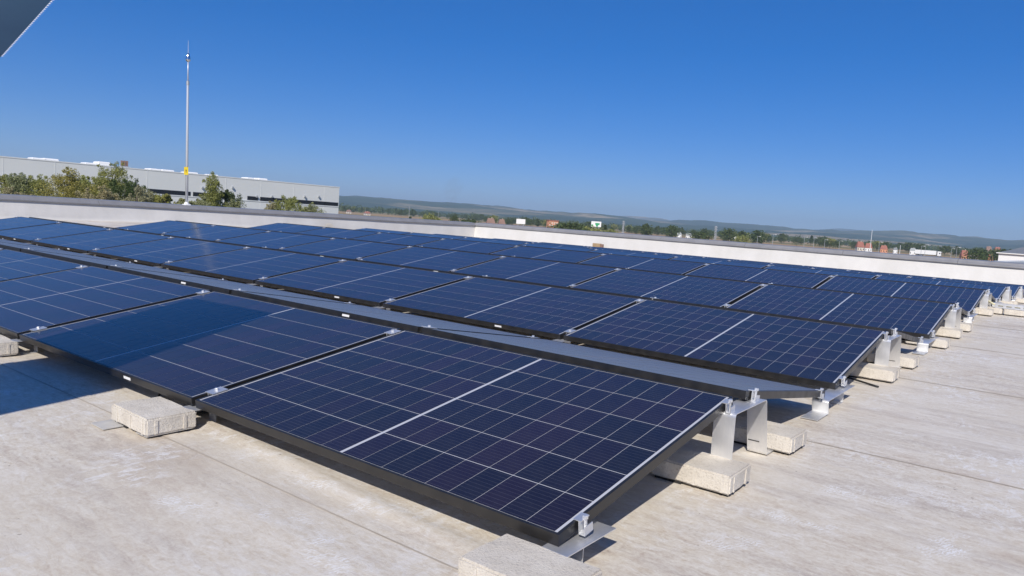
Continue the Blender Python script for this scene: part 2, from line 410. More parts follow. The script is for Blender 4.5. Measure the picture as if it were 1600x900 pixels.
# ------------------------------------------------------------------ solar panels
L, W, T = 1.722, 1.134, .033
GAP = .0324; PITCH = L+GAP; TILT = R_(8.92)
LIP = .009
def frame_mesh(sticker=False):
    mb = MB(); o = [(-L/2, 0), (L/2, 0), (L/2, W), (-L/2, W)]; i = [(-L/2+LIP, LIP), (L/2-LIP, LIP), (L/2-LIP, W-LIP), (-L/2+LIP, W-LIP)]
    fl = [(-L/2+.028, .028), (L/2-.028, .028), (L/2-.028, W-.028), (-L/2+.028, W-.028)]
    b = .0012
    ob = [(x+math.copysign(b, -x), y+(b if y < .5 else -b)) for x, y in o]
    vs_ = [(*p, -T) for p in o]+[(*p, -b) for p in o]+[(*p, 0) for p in ob]+[(*p, 0) for p in i]+[(*p, -.008) for p in i]+[(*p, -T) for p in fl]
    fs = []
    for k in range(4):
        j = (k+1) % 4
        fs += [(k, j, 4+j, 4+k), (4+k, 4+j, 8+j, 8+k), (8+k, 8+j, 12+j, 12+k), (12+k, 12+j, 16+j, 16+k), (20+k, 20+j, j, k)]
    mb.add(vs_, fs); return mb.mesh('frame', FRM)
FRAME = frame_mesh()
mb = MB(); mb.add([(-L/2+LIP, LIP, -.0022), (L/2-LIP, LIP, -.0022), (L/2-LIP, W-LIP, -.0022), (-L/2+LIP, W-LIP, -.0022)], [(0, 1, 2, 3)])
mb.add([(-L/2+LIP, LIP, -.0065), (L/2-LIP, LIP, -.0065), (L/2-LIP, W-LIP, -.0065), (-L/2+LIP, W-LIP, -.0065)], [(3, 2, 1, 0)], 1)
BACKS = mb.mesh('backsheet', [BACK, BSHEET])
CX, CY, GX, GY, GC = .0910, .1817, .0019, .0036, .0140
y0c = (W-6*CY-5*GY)/2
cells = []
for half in (-1, 1):
    for c in range(9):
        xc = half*(GC/2+CX/2+c*(CX+GX))
        for r in range(6): cells.append((xc, y0c+CY/2+r*(CY+GY)))
def cell_uv(me, boxes):
    uv = me.uv_layers.new(name='UVMap')
    for p in me.polygons:
        bx_ = boxes[p.index//6]
        for li in p.loop_indices:
            v = me.vertices[me.loops[li].vertex_index].co
            uv.data[li].uv = ((v.x-bx_[0])/CX+.5, (v.y-bx_[1])/CY+.5)
def cellbox(mb, x, y): mb.box(x-CX/2, x+CX/2, y-CY/2, y+CY/2, -.0021, -.0016)
mb = MB(); cellbox(mb, 0, 0); CELLM = mb.mesh('solar_cell', CELL); cell_uv(CELLM, [(0, 0)])
mb = MB()
for x, y in cells: cellbox(mb, x, y)
CELLG = mb.mesh('cell_grid', CELL); cell_uv(CELLG, cells); CELLGP = mb.mesh('cell_grid', CELLP); cell_uv(CELLGP, cells)
mb = MB(); mb.box(.30, .36, -.0012, 0.0005, -.024, -.012); STICK = mb.mesh('sticker', STK)
mb = MB(); mb.box(-.32, -.26, W-.0005, W+.0012, -.024, -.012); STICKB = mb.mesh('sticker', STK)

ROWY = [0, 2.59, 5.279, 7.875, 10.5, 13.15, 15.8, 18.4]
ROWX = [0, -.008, .004, 0, .01, .0, .02, .0]
def place(row, x, y, z=0.0):
    """local row coordinates (z above membrane) -> location, slope angle"""
    sl = ALPHA if row < 4 else -BETA
    Y0 = ROWY[row]; base = Vector((0, Y0*math.cos(ALPHA) if row < 4 else Y0, 0)); base.z = roof_z(base.y)
    p = base+Matrix.Rotation(sl, 3, 'X') @ Vector((x+ROWX[row], y, z))
    return p, sl
YB = 2.365          # low edge of the shade-side panel
DETAIL = {(0, 0), (0, 1), (0, 2), (1, 0), (1, 1), (1, 2), (2, 0), (2, 1), (3, 0)}
for row in range(8):
    rn = ORD[8-row]
    for p in range(8):
        xc = -p*PITCH-L/2
        jit = random.uniform(-.0015, .0015)
        loc, sl = place(row, xc+random.uniform(-.003, .003), jit, G0)
        lab = f'sunward solar panel, {ORD[p+1]} from the open end, {rn} row from the sunlit parapet'
        if (row, p) == (0, 0): lab = 'sunward solar panel at the open end, largest in view, eighth row from sunlit parapet'
        if (row, p) == (0, 1): lab = 'sunward solar panel with a slanted dark shadow lying across its cells'
        t = thing('solar_panel', lab, 'solar panel', loc, (TILT+sl+random.uniform(-.002, .002), random.uniform(-.001, .001), 0), 'solar panels on the roof')
        link('frame', FRAME, t); bs = link('backsheet', BACKS, t)
        if (row, p) in DETAIL:
            for (x, y) in cells: link('solar_cell', CELLM, bs, (x, y, 0))
        else: tag(link('cell_grid', CELLG, bs), kind='stuff')
        if p > 0 and random.random() < .8: link('sticker', STICK, t)
        # shade side
        loc, sl = place(row, xc+random.uniform(-.003, .003), YB, G0)
        t = thing('solar_panel', f'shade-side solar panel, {ORD[p+1]} from the open end, {rn} row from the sunlit parapet', 'solar panel', loc,
                  (TILT-sl, 0, math.pi), 'solar panels on the roof')
        link('frame', FRAME, t); bs = link('backsheet', BACKS, t); tag(link('cell_grid', CELLGP, bs), kind='stuff')
        if p > 0 and random.random() < .7: link('sticker', STICKB, t)

# ------------------------------------------------------------------ brackets, feet, clamps
HW = .04
def arc(c, r, a0, a1, n=4): return [(c[0]+r*math.cos(R_(a0+(a1-a0)*i/n)), c[1]+r*math.sin(R_(a0+(a1-a0)*i/n))) for i in range(n+1)]
pr = [(.93, .006), (1.035, .006)]+[(1.04, .012)]+arc((1.052, .228), .012, 180, 90)+arc((1.348, .228), .012, 90, 10)+[(1.415, .014), (1.42, .006), (1.70, .006)]
mb = MB(); mb.strip(pr, -HW, HW, .003); BRK = mb.mesh('bracket', GALV)
mb = MB(); mb.box(-HW+.012, HW-.012, 1.12, 1.15, .2415, .2425); mb.box(-HW+.005, HW-.03, 1.402, 1.4035, .055, .058); SLOT = mb.mesh('slot', BLACK)
def rise(yc): return G0+yc*math.tan(TILT)
def clampset(yc, tilt, z, end):
    """returns meshes clamp, bolt for a clamp over a panel edge at local y=yc, surface height z"""
    Mx = Matrix.Translation((0, yc, z)) @ Matrix.Rotation(tilt, 4, 'X')
    mb = MB()
    if end:   # sits against the free end of the panel (panel on -x)
        mb.box(-.009, .016, -.02, .02, .0015, .0045, mat=Mx); mb.box(.007, .0095, -.02, .02, -.036, .0015, mat=Mx)
        mb.box(.024, .0265, -.02, .02, -.036, -.012, mat=Mx); mb.box(.0095, .024, -.02, .02, -.036, -.033, mat=Mx)
    else:
        mb.box(-.027, .027, -.034, .034, .0015, .0045, mat=Mx)
        mb.box(-.011, -.008, -.034, .034, -.03, .0015, mat=Mx); mb.box(.008, .011, -.034, .034, -.03, .0015, mat=Mx)
    m1 = mb.mesh('clamp', GALV)
    mb = MB(); bx_ = .0165 if end else 0
    mb.lathe([(.0085, .0045), (.0085, .013), (.007, .0145)], (bx_, 0, 0), 6, mat=Mx); mb.lathe([(.004, -.034), (.004, .0045)], (bx_, 0, 0), 6, mat=Mx)
    return m1, mb.mesh('bolt', GALV)
ct = math.cos(TILT); st = math.sin(TILT)
CL = {}
for end in (0, 1):
    CL['fl', end] = clampset(.10*ct, TILT, G0+.10*st, end); CL['fh', end] = clampset(1.065*ct, TILT, G0+1.065*st, end)
    CL['bh', end] = clampset(YB-1.065*ct, -TILT, G0+1.065*st, end); CL['bl', end] = clampset(YB-.10*ct, -TILT, G0+.10*st, end)
def footmesh(y0, y1):
    p = [(y0-.17, .006), (y0+.012, .006), (y0+.018, .012)]+arc((y0+.012, .062), .011, 200, 90)+[(y1, .073)]
    mb = MB(); mb.strip(p, -HW, HW, .003); mb.box(-HW+.012, HW-.022, y1-.13, y1-.127, .004, .0725); mb.box(-HW+.012, HW-.022, y1-.20, y1-.13, .001, .004); return mb.mesh('foot_sheet', GALV)
FOOT0 = footmesh(-.035, .215); FOOTV = footmesh(-.285, .215)
FOOTE = footmesh(-.285, -.02)
def joint_x(j): return .004 if j == 0 else -j*PITCH+GAP/2
for row in range(8):
    rn = ORD[8-row]
    for j in range(9):
        end = 1 if j == 0 else 0
        xj = joint_x(j) if j < 8 else -8*PITCH+GAP-.004
        e2 = end
        loc, sl = place(row, xj, 0)
        t = thing('ridge_bracket', f'galvanised ridge bracket, {ORD[j+1]} from the open end, {rn} row from the sunlit parapet', 'bracket', loc, (sl, 0, 0), 'galvanised brackets under the panel ridges')
        link('bracket', BRK, t)
        if j == 0: link('slot', SLOT, t)
        for k in ('fh', 'bh'):
            c = link('clamp', CL[k, e2][0], t); link('bolt', CL[k, e2][1], c)
            if j == 0: c.location.x = -.006
        t = thing('panel_foot', f'low galvanised panel foot, {ORD[j+1]} from the open end, {rn} row from the sunlit parapet', 'foot', loc, (sl, 0, 0), 'galvanised feet under the low panel edges')
        link('foot_sheet', FOOT0 if row == 0 else FOOTV, t)
        c = link('clamp', CL['fl', e2][0], t); link('bolt', CL['fl', e2][1], c)
        if j == 0: c.location.x = -.006
        if row > 0:
            # clamp of the shade-side panel of the row in front, on the same foot
            dy = ROWY[row]-ROWY[row-1]
            c = link('clamp', CL['bl', e2][0], t, (-.006 if j == 0 else 0, -dy, 0)); link('bolt', CL['bl', e2][1], c)

# ------------------------------------------------------------------ ballast pavers
def paver_mesh(seed):
    import bmesh
    bm = bmesh.new(); bmesh.ops.create_cube(bm, size=1)
    for v in bm.verts: v.co = Vector((v.co.x*.296, v.co.y*.196, .043+v.co.z*.066))
    bmesh.ops.bevel(bm, geom=[e for e in bm.edges], offset=.006, segments=2, affect='EDGES')
    bmesh.ops.subdivide_edges(bm, edges=[e for e in bm.edges if e.calc_length() > .05], cuts=5, use_grid_fill=True)
    for v in bm.verts:
        o = Vector((seed*3.1, 0, 0)); n = noise.noise(v.co*38+o); edge = noise.noise(v.co*16+o*2)
        v.co += Vector((v.co.x/.148, v.co.y/.098, (v.co.z-.043)/.033)).normalized()*(n*.0016-max(0, edge-.25)*.007)
    for (sx, s_) in ((-.09, -1), (.02, -1), (.12, -1), (-.05, 1), (.08, 1)):
        r = bmesh.ops.create_cube(bm, size=1)
        for v in r['verts']: v.co = Vector((sx+v.co.x*.011, s_*.0985+v.co.y*.004, .041+v.co.z*.052))
    for (sy, s_) in ((-.06, 1), (.05, 1), (-.03, -1)):
        r = bmesh.ops.create_cube(bm, size=1)
        for v in r['verts']: v.co = Vector((s_*.1485+v.co.x*.004, sy+v.co.y*.011, .041+v.co.z*.052))
    me = bpy.data.meshes.new('block'); bm.to_mesh(me); bm.free(); me.materials.append(PAV); return me
PVS = [paver_mesh(i) for i in range(4)]
mb = MB(); mb.box(-.13, -.03, -.09, .085, .0005, .010); PAD = mb.mesh('rubber_pad', RUB)
def paver(row, x, y, label, rz=0.0, z=0.0, pads=True):
    loc, sl = place(row, x, y, z)
    t = thing('concrete_paver', label, 'paver', loc, (sl, 0, rz), 'concrete ballast pavers')
    b = link('block', random.choice(PVS), t)
    if pads: link('rubber_pad', PAD, t); link('rubber_pad', PAD, t, (.165, 0.008, 0))
    return t
paver(0, -.005, -.115, 'pale concrete paver before the low corner foot of the largest panel', .012)
for j in range(1, 9):
    lab = f'pale concrete paver at the {ORD[j+1]} low foot from the open end, before eighth row'
    if j == 1: lab = 'pale concrete paver with a metal plate sticking out under it'
    pv = paver(0, joint_x(j)-.098, -.108, lab, -.03 if j == 1 else random.uniform(-.04, .04))
    if j == 1:
        mb = MB(); mb.box(-.165, -.055, -.165, -.09, .003, .0065); link('metal_plate', mb.mesh('metal_plate', m_simple('dull_zinc_plate', (.42, .41, .39), (.5, .49, .47), 20, .7)), pv)
for row in range(8):
    rn = ORD[8-row]
    paver(row, -.035, 1.045-.115+.02, f'concrete paver on the sunward flange of the open-end ridge bracket, {rn} row from sunlit parapet', .01)
    if row != 3: paver(row, -.03, 1.585, f'concrete paver on the shade-side flange of the open-end ridge bracket, {rn} row from sunlit parapet', -.015)
    if row < 3: paver(row, joint_x(1)-.05, .96, f'concrete paver by the second ridge bracket from the open end, {rn} row from sunlit parapet', .02)
paver(2, -.025, .14, 'concrete paver under the low open-end corner of the sixth row from sunlit parapet', 0)
paver(6, .02, .1, 'concrete paver under the low open-end corner of the second row from sunlit parapet', 0)

# cable tray on pavers
for k in range(5):
    paver(3, .03+.315*k+.28*(k > 1)*(k-1)*.5, 1.33, f'concrete paver under the perforated cable tray, {ORD[k+1]} from the panel row', 0)
loc, sl = place(3, 0.10, 1.30, .078)
t = thing('cable_tray', 'perforated galvanised cable tray running off from the open end of the fifth row', 'cable tray', loc, (sl, 0, -.03))
TL = 7.0
mb = MB(); mb.box(0, TL, -.05, .05, 0, .002); link('tray_floor', mb.mesh('tray_floor', GALV), t)
for sy in (-.051, .05):
    mb = MB(); mb.box(0, TL, sy, sy+.0015, .0025, .018); mb.box(0, TL, sy, sy+.0015, .034, .055)
    x = 0
    while x < TL-.01:
        mb.box(x, x+.03, sy, sy+.0015, .018, .034); x += .085
    link('tray_side', mb.mesh('tray_side', GALV), t)
mb = MB(); mb.tube([(.0, 0, .03), (-.05, .03, .05), (-.10, .10, .06), (-.06, .16, .02)], .012, 8); mb.tube([(0, .02, .025), (2, .015, .02), (TL, .02, .02)], .010, 6)
c = link('cable', mb.mesh('cable', mat('pale_cable', (.7, .66, .45), .6), True), t)
# loose black leads
loc, sl = place(1, 0, 0)
mb = MB(); mb.tube([(-.25, .75, .03), (-.08, .70, .02), (.03, .68, .008), (.075, .655, .008)], .006, 6)
tag(link('black_lead', mb.mesh('black_lead', PLASTIC, True), None, loc, (sl, 0, 0)), 'short black lead poking out from under the open end of a panel', 'cable')
loc, sl = place(0, 0, 0)
mb = MB(); mb.tube([(-2.35, .22, .05), (-2.2, .10, .012), (-2.0, .03, .008), (-1.86, .06, .01), (-1.75, .22, .04)], .006, 6)
tag(link('black_lead', mb.mesh('black_lead', PLASTIC, True), None, loc, (sl, 0, 0)), 'black lead looping on the roof under the shadowed panel', 'cable')

# ------------------------------------------------------------------ sheet awning overhead (its shadow falls on the second panel)
def FT(p): return RX @ Vector(p)+Vector((0, 0, G0))
A1, A2 = FT((-2.815, -.303, 1.319)), FT((-1.995, -.402, 1.452))
B1, B2 = FT((-2.38, -2.5, 1.45)), FT((-1.50, -2.5, 1.45))
root = thing('sheet_awning', 'blue-grey sheet awning with a bright beaded edge jutting above the roof', 'awning', (-2.1, -2.4, roof_z(-2.4)))
inv = Matrix.Translation(-root.location)
nrm = (A2-A1).cross(B1-A1).normalized(); nrm = -nrm if nrm.z < 0 else nrm
mb = MB(); q = [A1, A2, B2, B1]; mb.add([inv @ (p) for p in q]+[inv @ (p+nrm*.02) for p in q], [(3, 2, 1, 0), (4, 5, 6, 7), (0, 1, 5, 4), (1, 2, 6, 5), (2, 3, 7, 6), (3, 0, 4, 7)])
link('sheet', mb.mesh('sheet', AWN), root)
for a, b in ((A1, A2), (A2, B2), (B1, A1)):
    mb = MB(); d = (b-a); n = int(d.length/.022); out = d.cross(nrm).normalized()
    if out.dot((a+b)/2-(A1+A2+B1+B2)/4) < 0: out = -out
    for i in range(n):
        p0_, p1_ = inv @ (a+d*(i/n)+nrm*.019), inv @ (a+d*((i+1)/n)+nrm*.019); pm = (p0_+p1_)/2
        mb.add([p0_, p1_, p1_+out*.012, pm+out*.021, p0_+out*.012], [(0, 1, 2, 3, 4)])
    link('edge_trim', mb.mesh('edge_trim', ALU), root)
for p in (B1, B2):
    mb = MB(); q = inv @ p; foot = roof_z(p.y)-root.location.z
    mb.box(q.x-.03, q.x+.03, q.y-.03, q.y+.03, foot+.006, q.z-.002); mb.box(q.x-.09, q.x+.09, q.y-.09, q.y+.09, foot+.001, foot+.01)
    link('post', mb.mesh('post', MAST), root)

# ------------------------------------------------------------------ lightning mast
d = pxdir(291.5, 319); mp = CAM+d*((WX0-.16-CAM.x)/d.x); mz = .655
root = thing('lightning_mast', 'slim grey lightning mast with pear-shaped tip and yellow plate on the parapet', 'mast', (mp.x, mp.y, mz), (R_(1.1), 0, 0))
mb = MB(); mb.bevbox(-.09, .09, -.09, .09, .0, .03, .008); mb.lathe([(.07, .03), (.05, .09)], n=12); link('base', mb.mesh('base', WHITE), root)
mb = MB(); mb.lathe([(.038, .06), (.033, 2.3), (.031, 3.42), (.028, 3.46)], n=12); link('pole', mb.mesh('pole', MAST, True), root)
mb = MB(); mb.lathe([(.04, 3.36), (.04, 3.47)], n=12); link('collar', mb.mesh('collar', STEEL), root)
mb = MB(); mb.lathe([(.018, 3.44), (.015, 4.05)], n=8); link('upper_rod', mb.mesh('upper_rod', MAST, True), root)
tp = mb = MB(); mb.lathe([(.015, 3.99), (.062, 4.03), (.065, 4.07), (.05, 4.15), (.03, 4.22), (.015, 4.24)], n=12); tip = link('bulb', mb.mesh('bulb', mat('polished_steel', (.75, .76, .78), .15, 1), True), root)
mb = MB(); mb.lathe([(.008, 4.23), (.004, 4.58)], n=6); link('needle', mb.mesh('needle', MAST), tip)
vw = Vector((CAM.x-mp.x, CAM.y-mp.y)).normalized(); rz = math.atan2(vw.y, vw.x)
rzm = Matrix.Rotation(rz, 4, 'Z')
mb = MB(); mb.box(.042, .046, -.075, .035, .86, 1.08, mat=rzm); pl = link('yellow_plate', mb.mesh('yellow_plate', YEL), root)
mb = MB(); mb.box(.0465, .0475, -.045, .0, .985, 1.0, mat=rzm); mb.box(.0465, .0475, -.028, -.014, .925, .985, mat=rzm); link('symbol', mb.mesh('symbol', BLACK), pl)

# small things by the parapet
d = pxdir(935, 383); p = CAM+d*((WY1-.35-CAM.y)/d.y)
root = tag(link('timber_block', None, None, (p.x, p.y, roof_z(p.y))), 'short brown timber block standing against the sunlit parapet', 'block')
hh = p.z+.06-roof_z(p.y)
mb = MB(); mb.bevbox(-.22, .10, -.05, .05, 0, hh, .008); link('timber', mb.mesh('timber', WOOD), root); mb = MB(); mb.bevbox(.105, .2, -.05, .05, 0, hh-.015, .006); link('dark_end', mb.mesh('dark_end', BROWNROOF), root)
d = pxdir(523, 352); p = CAM+d*((WX0+.16-CAM.x)/d.x)
root = tag(link('membrane_scrap', None, None, (WX0+.16, p.y, 0)), 'crumpled cream membrane scrap hanging on the half-lit parapet', 'scrap')
mb = MB()
for i in range(9):
    for k in range(5):
        mb.v.append((.05*random.random()+.03*(k % 2), -.35+i*.11, p.z+.06-.11*k+.05*math.sin(i*1.1)-(.03*i))); 
for i in range(8):
    for k in range(4): mb.f.append((i*5+k, i*5+k+1, i*5+k+6, i*5+k+5)); mb.m.append(0)
sc_ = mb.mesh('scrap', CREAM, True); link('scrap', sc_, root)

# ------------------------------------------------------------------ beyond the roof: ground, hills
GZ = -6.5
S = 30000
mb = MB(); mb.add([(-S, -S, GZ), (S, -S, GZ), (S, S, GZ), (-S, S, GZ)], [(0, 1, 2, 3)])
tag(link('ground', mb.mesh('ground', m_plain())), kind='structure')
vaz = math.atan2(cf.x, cf.y)
mb = MB(); NA, NR = 260, 56
for j in range(NR):
    r = 2300*(11500/2300)**(j/(NR-1))
    for i in range(NA):
        a = vaz+R_(-80+160*i/(NA-1)); x = CAM.x+r*math.sin(a); y = CAM.y+r*math.cos(a)
        s = min(1, max(0, (r-2500)/3800)); s = s*s*(3-2*s)
        n = noise.fractal(Vector((x*.00055, y*.00055, 1.7)), .8, 2.1, 6); n2 = noise.fractal(Vector((x*.0021, y*.0021, 5)), .8, 2.1, 5)
        far = max(0, (r-6500)/5000)
        h = s*(78+40*n+24*n2)+far*27*(1+n)
        az = math.degrees(a-vaz)
        h += s*18*math.exp(-((az+13)/5)**2)*math.exp(-((r-4600)/900)**2)+70*math.exp(-((az-24)/2.2)**2)*math.exp(-((r-10000)/1500)**2)
        if j == 0: h = -3
        mb.v.append((x, y, GZ+h))
for j in range(NR-1):
    for i in range(NA-1): mb.f.append((j*NA+i, j*NA+NA+i, j*NA+NA+i+1, j*NA+i+1)); mb.m.append(0)
tag(link('hills', mb.mesh('hills', m_hill(), True)), kind='structure')

# ------------------------------------------------------------------ trees
def leafball(mb, c, rad, n, size, rnd, mi=0, squash=1.0):
    for _ in range(n):
        d = Vector((rnd.gauss(0, 1), rnd.gauss(0, 1), rnd.gauss(0, 1))).normalized()*(rnd.random()**.45)
        p = Vector((c[0]+d.x*rad, c[1]+d.y*rad, c[2]+d.z*rad*squash))
        a = Vector((rnd.gauss(0, 1), rnd.gauss(0, 1), rnd.gauss(0, 1)+.6)).normalized(); b = a.cross(Vector((rnd.gauss(0, 1), rnd.gauss(0, 1), rnd.gauss(0, 1)))).normalized()
        s = size*rnd.uniform(.6, 1.3); e = a*s; f = b*s*.5
        mb.add([p-e*.5-f*.2, p+f*.5, p+e*.6, p-f*.5], [(0, 1, 2, 3)], mi)
def tree_mesh(seed, h, w, kind, leaves, size):
    """crown and trunk meshes; kind: 'round','tall','bush','feather'"""
    rnd = random.Random(seed); cr_ = MB(); tr = MB()
    tr.tube([(0, 0, -.2), (w*.02, 0, h*.3), (-w*.02, w*.02, h*.65), (0, 0, h*.93)], max(.05, h*.016), 7, 0, h*.004)
    ncl = {'round': 26, 'tall': 24, 'bush': 22, 'feather': 30}[kind]
    for i in range(ncl):
        t = (i+.5)/ncl
        if kind == 'round': zz = h*(.28+.68*t); rr = w*.5*math.sin(math.pi*min(.97, .18+.78*t))**.7
        elif kind == 'tall': zz = h*(.34+.64*t); rr = w*.5*(1-t)**.8*(.6+.4*min(1, t*5))
        elif kind == 'bush': zz = h*(.30+.64*t**.8); rr = w*.5*(1-t**4)**.6
        else: zz = h*(.35+.63*t); rr = w*.5*(1-t**1.6*.82)
        a = i*2.4+rnd.random(); q = rr*rnd.uniform(.45, .9)
        c = (q*math.cos(a), q*math.sin(a), zz+rnd.uniform(-.04, .04)*h)
        cl = max(w*(.16 if kind == 'tall' else .11), rr*rnd.uniform(.38, .6)) if kind != 'feather' else w*rnd.uniform(.10, .17)
        tr.tube([(0, 0, max(0, zz-h*.12)), (c[0]*.55, c[1]*.55, c[2]-h*.04), c], max(.012, h*.005), 4, 0, .006)
        leafball(cr_, c, cl, leaves//ncl, size, rnd, 0, rnd.uniform(.7, 1.2) if kind != 'tall' else 1.25)
        for _ in range(3):  # straggling twigs
            d = Vector((rnd.gauss(0, 1), rnd.gauss(0, 1), abs(rnd.gauss(0, 1)))).normalized()*cl*1.25
            leafball(cr_, (c[0]+d.x, c[1]+d.y, c[2]+d.z), cl*.28, max(4, leaves//ncl//9), size, rnd)
    return cr_, tr
LF = [m_leaf('olive_leaves', (.16, .185, .05), (.27, .30, .09), (.40, .41, .16)),
      m_leaf('grey_green_leaves', (.17, .20, .095), (.28, .31, .155), (.40, .42, .24)),
      m_leaf('rusty_leaves', (.20, .20, .055), (.32, .31, .085), (.43, .39, .14)),
      m_leaf('deep_green_leaves', (.05, .08, .028), (.085, .125, .045), (.14, .18, .065)),
      m_leaf('straw_leaves', (.25, .25, .14), (.36, .35, .20), (.45, .43, .28))]
# (px, top py, depth, width px, kind, leaf material, label)
near = [(8, 268, 56, 60, 'bush', 0, 'olive bushy tree at the far end of the parapet thicket'),
        (30, 263, 54, 46, 'feather', 1, 'pale grey-green feathery tree standing among the parapet thicket'),
        (28, 290, 50, 46, 'bush', 4, 'low straw-brown shrub below the feathery grey-green tree'),
        (60, 275, 55, 60, 'bush', 0, 'broad olive shrub between the feathery tree and the rusty shrub'),
        (105, 268, 53, 66, 'bush', 2, 'rusty orange-green shrub in the parapet thicket'),
        (128, 276, 56, 50, 'bush', 0, 'olive shrub against the rusty orange-green shrub'),
        (158, 292, 50, 56, 'bush', 4, 'dry straw-coloured shrub at the foot of the tallest willow'),
        (176, 252, 57, 70, 'feather', 0, 'tallest olive willow of the parapet thicket'),
        (150, 272, 60, 60, 'bush', 0, 'rounded olive tree leaning on the tallest willow'),
        (196, 275, 55, 50, 'bush', 3, 'deep green tree next to the tallest willow'),
        (214, 291, 52, 46, 'bush', 4, 'dry brownish shrub beside the deep green tree'),
        (240, 294, 54, 56, 'bush', 1, 'ragged grey-green shrub before the hall window band'),
        (258, 303, 53, 36, 'bush', 0, 'small yellow-green shrub left of the lightning mast foot'),
        (284, 305, 56, 30, 'bush', 1, 'low grey-green shrub behind the lightning mast foot'),
        (333, 270, 58, 46, 'tall', 0, 'pointed olive poplar before the pale hall wall'),
        (352, 293, 60, 44, 'bush', 3, 'dark green shrub at the side of the pointed poplar'),
        (366, 307, 57, 34, 'feather', 1, 'thin grey-green shrub trailing off from the pointed poplar'),
        (312, 306, 55, 44, 'bush', 1, 'pale low shrub at the foot of the pointed poplar'),
        (448, 309, 64, 50, 'bush', 0, 'rounded olive tree before the hall corner windows'),
        (424, 315, 63, 28, 'feather', 4, 'sparse dry bush at the rounded olive tree'),
        (484, 315, 66, 36, 'bush', 1, 'smaller grey-green tree beside the rounded olive tree')]
for i, (px, py, dp, wp, kind, lm, lab) in enumerate(near):
    top = at(px, py, dp); h = top.z-GZ-{'tall': .55, 'feather': .35}.get(kind, .0); w = wp/F_PX*dp*1.55
    c, t_ = tree_mesh(100+i, h, w, kind, 17000 if kind != 'feather' else 15000, .10)
    root = thing('tree' if h > 7.5 else 'shrub', lab, 'tree' if h > 7.5 else 'shrub', (top.x, top.y, GZ), (0, 0, 0))
    link('trunk', t_.mesh('trunk', BARK, True), root); link('crown', c.mesh('crown', LF[lm]), root)

FT_M = []
for s, (kind, lm, w) in enumerate([('round', 3, .8), ('round', 3, .95), ('bush', 3, 1.15), ('tall', 3, .42), ('round', 0, .85), ('bush', 0, 1.2)]):
    c, t_ = tree_mesh(300+s, 10, 10*w, kind, 900, .95); FT_M.append((c.mesh('crown', LF[lm]), t_.mesh('trunk', BARK)))
def fartree(px, py_top, depth, variant, label, group=None, wide=1.0):
    top = at(px, py_top, depth); h = top.z-GZ
    root = thing('tree', label, 'tree', (top.x, top.y, GZ), (0, 0, random.uniform(0, 6)), group); s = h/10.4
    a = link('crown', FT_M[variant][0], root); b = link('trunk', FT_M[variant][1], root)
    for o in (a, b): o.scale = (s*wide, s*wide, s)
    return root
def hor(px):
    lo, hi = 0, 900
    for _ in range(40):
        m = (lo+hi)/2
        if pxdir(px, m).z > 0: lo = m
        else: hi = m
    return lo
rnd = random.Random(5)
# single trees one can pick out
for (px, py, dp, va, wd, lab) in [
    (711, 337, 420, 0, 1.0, 'lone dark round tree standing in the brown field'), (726, 343, 300, 2, 1.1, 'dark green clump just past the parapet corner'), (738, 343, 330, 2, 1.2, 'rounded green bush beside the clump past the parapet corner'),
    (671, 335, 330, 5, 1.0, 'yellowish round bush in the brown field'), (684, 340, 330, 4, .9, 'small olive bush next to the yellowish round bush'), (641, 339, 330, 3, 1.2, 'small dark conifer at the foot of the field pole'),
    (880, 349, 300, 2, 1.5, 'broad green bush below the salmon building'), (897, 349, 300, 2, 1.7, 'widest green bush between salmon building and green billboard'), (912, 354, 310, 5, 1.5, 'olive bush merging into the widest green bush'),
    (946, 352, 420, 3, 1.3, 'dark pointed tree beside the green and white billboard'), (931, 357, 330, 5, 1.5, 'brownish olive bush under the green and white billboard'), (955, 358, 340, 4, 1.3, 'low olive tree past the green billboard'),
    (1010, 350, 480, 0, 1.1, 'tall dark tree near the lattice pylon'), (1050, 352, 520, 1, 1.0, 'dark tree standing above the white sheds'), (1095, 362, 420, 2, 1.5, 'green bush past the white sheds'), (1140, 357, 520, 1, 1.1, 'big dark tree behind the pale road sign'),
    (1160, 361, 520, 0, 1.1, 'dark tree to the far side of the pale road sign'), (1185, 360, 520, 1, 1.2, 'large rounded dark tree in the roadside belt'), (1160, 369, 400, 5, 1.2, 'light green bush beside the pale road sign'),
    (1532, 390, 330, 2, 1.3, 'dense dark bush before the grey-roofed hall'), (1568, 389, 420, 1, 1.3, 'green tree against the grey-roofed hall'), (1555, 391, 430, 2, 1.4, 'green bush near the grey-roofed hall')]:
    fartree(px, py, dp, va, lab, None, wd)
for i in range(165):
    px = rnd.uniform(535, 1600); dp = rnd.uniform(700, 1150); hz = hor(px)
    up = rnd.uniform(-1, 6.5) if px > 1000 else rnd.uniform(-2, 4.5)
    if px < 760: dp = rnd.uniform(1100, 1500); up = rnd.uniform(-.5, 4.5)
    va = rnd.choice([0, 1, 2, 2, 3, 4]); look = ['dark round-crowned', 'broad dark round-crowned', 'dark bushy', 'slim dark pointed', 'olive round-crowned'][va]
    where = 'beyond the brown field' if px < 760 else 'behind the two billboards' if px < 965 else 'between the two lattice pylons' if px < 1120 else 'along the row of road lamps' if px < 1335 else 'around the red-roofed houses' if px < 1440 else 'behind the white lorry'
    fartree(px, hz-up, dp, va, f'{look} tree in the belt {where}', f'{look} trees {where}', rnd.uniform(.9, 1.4))
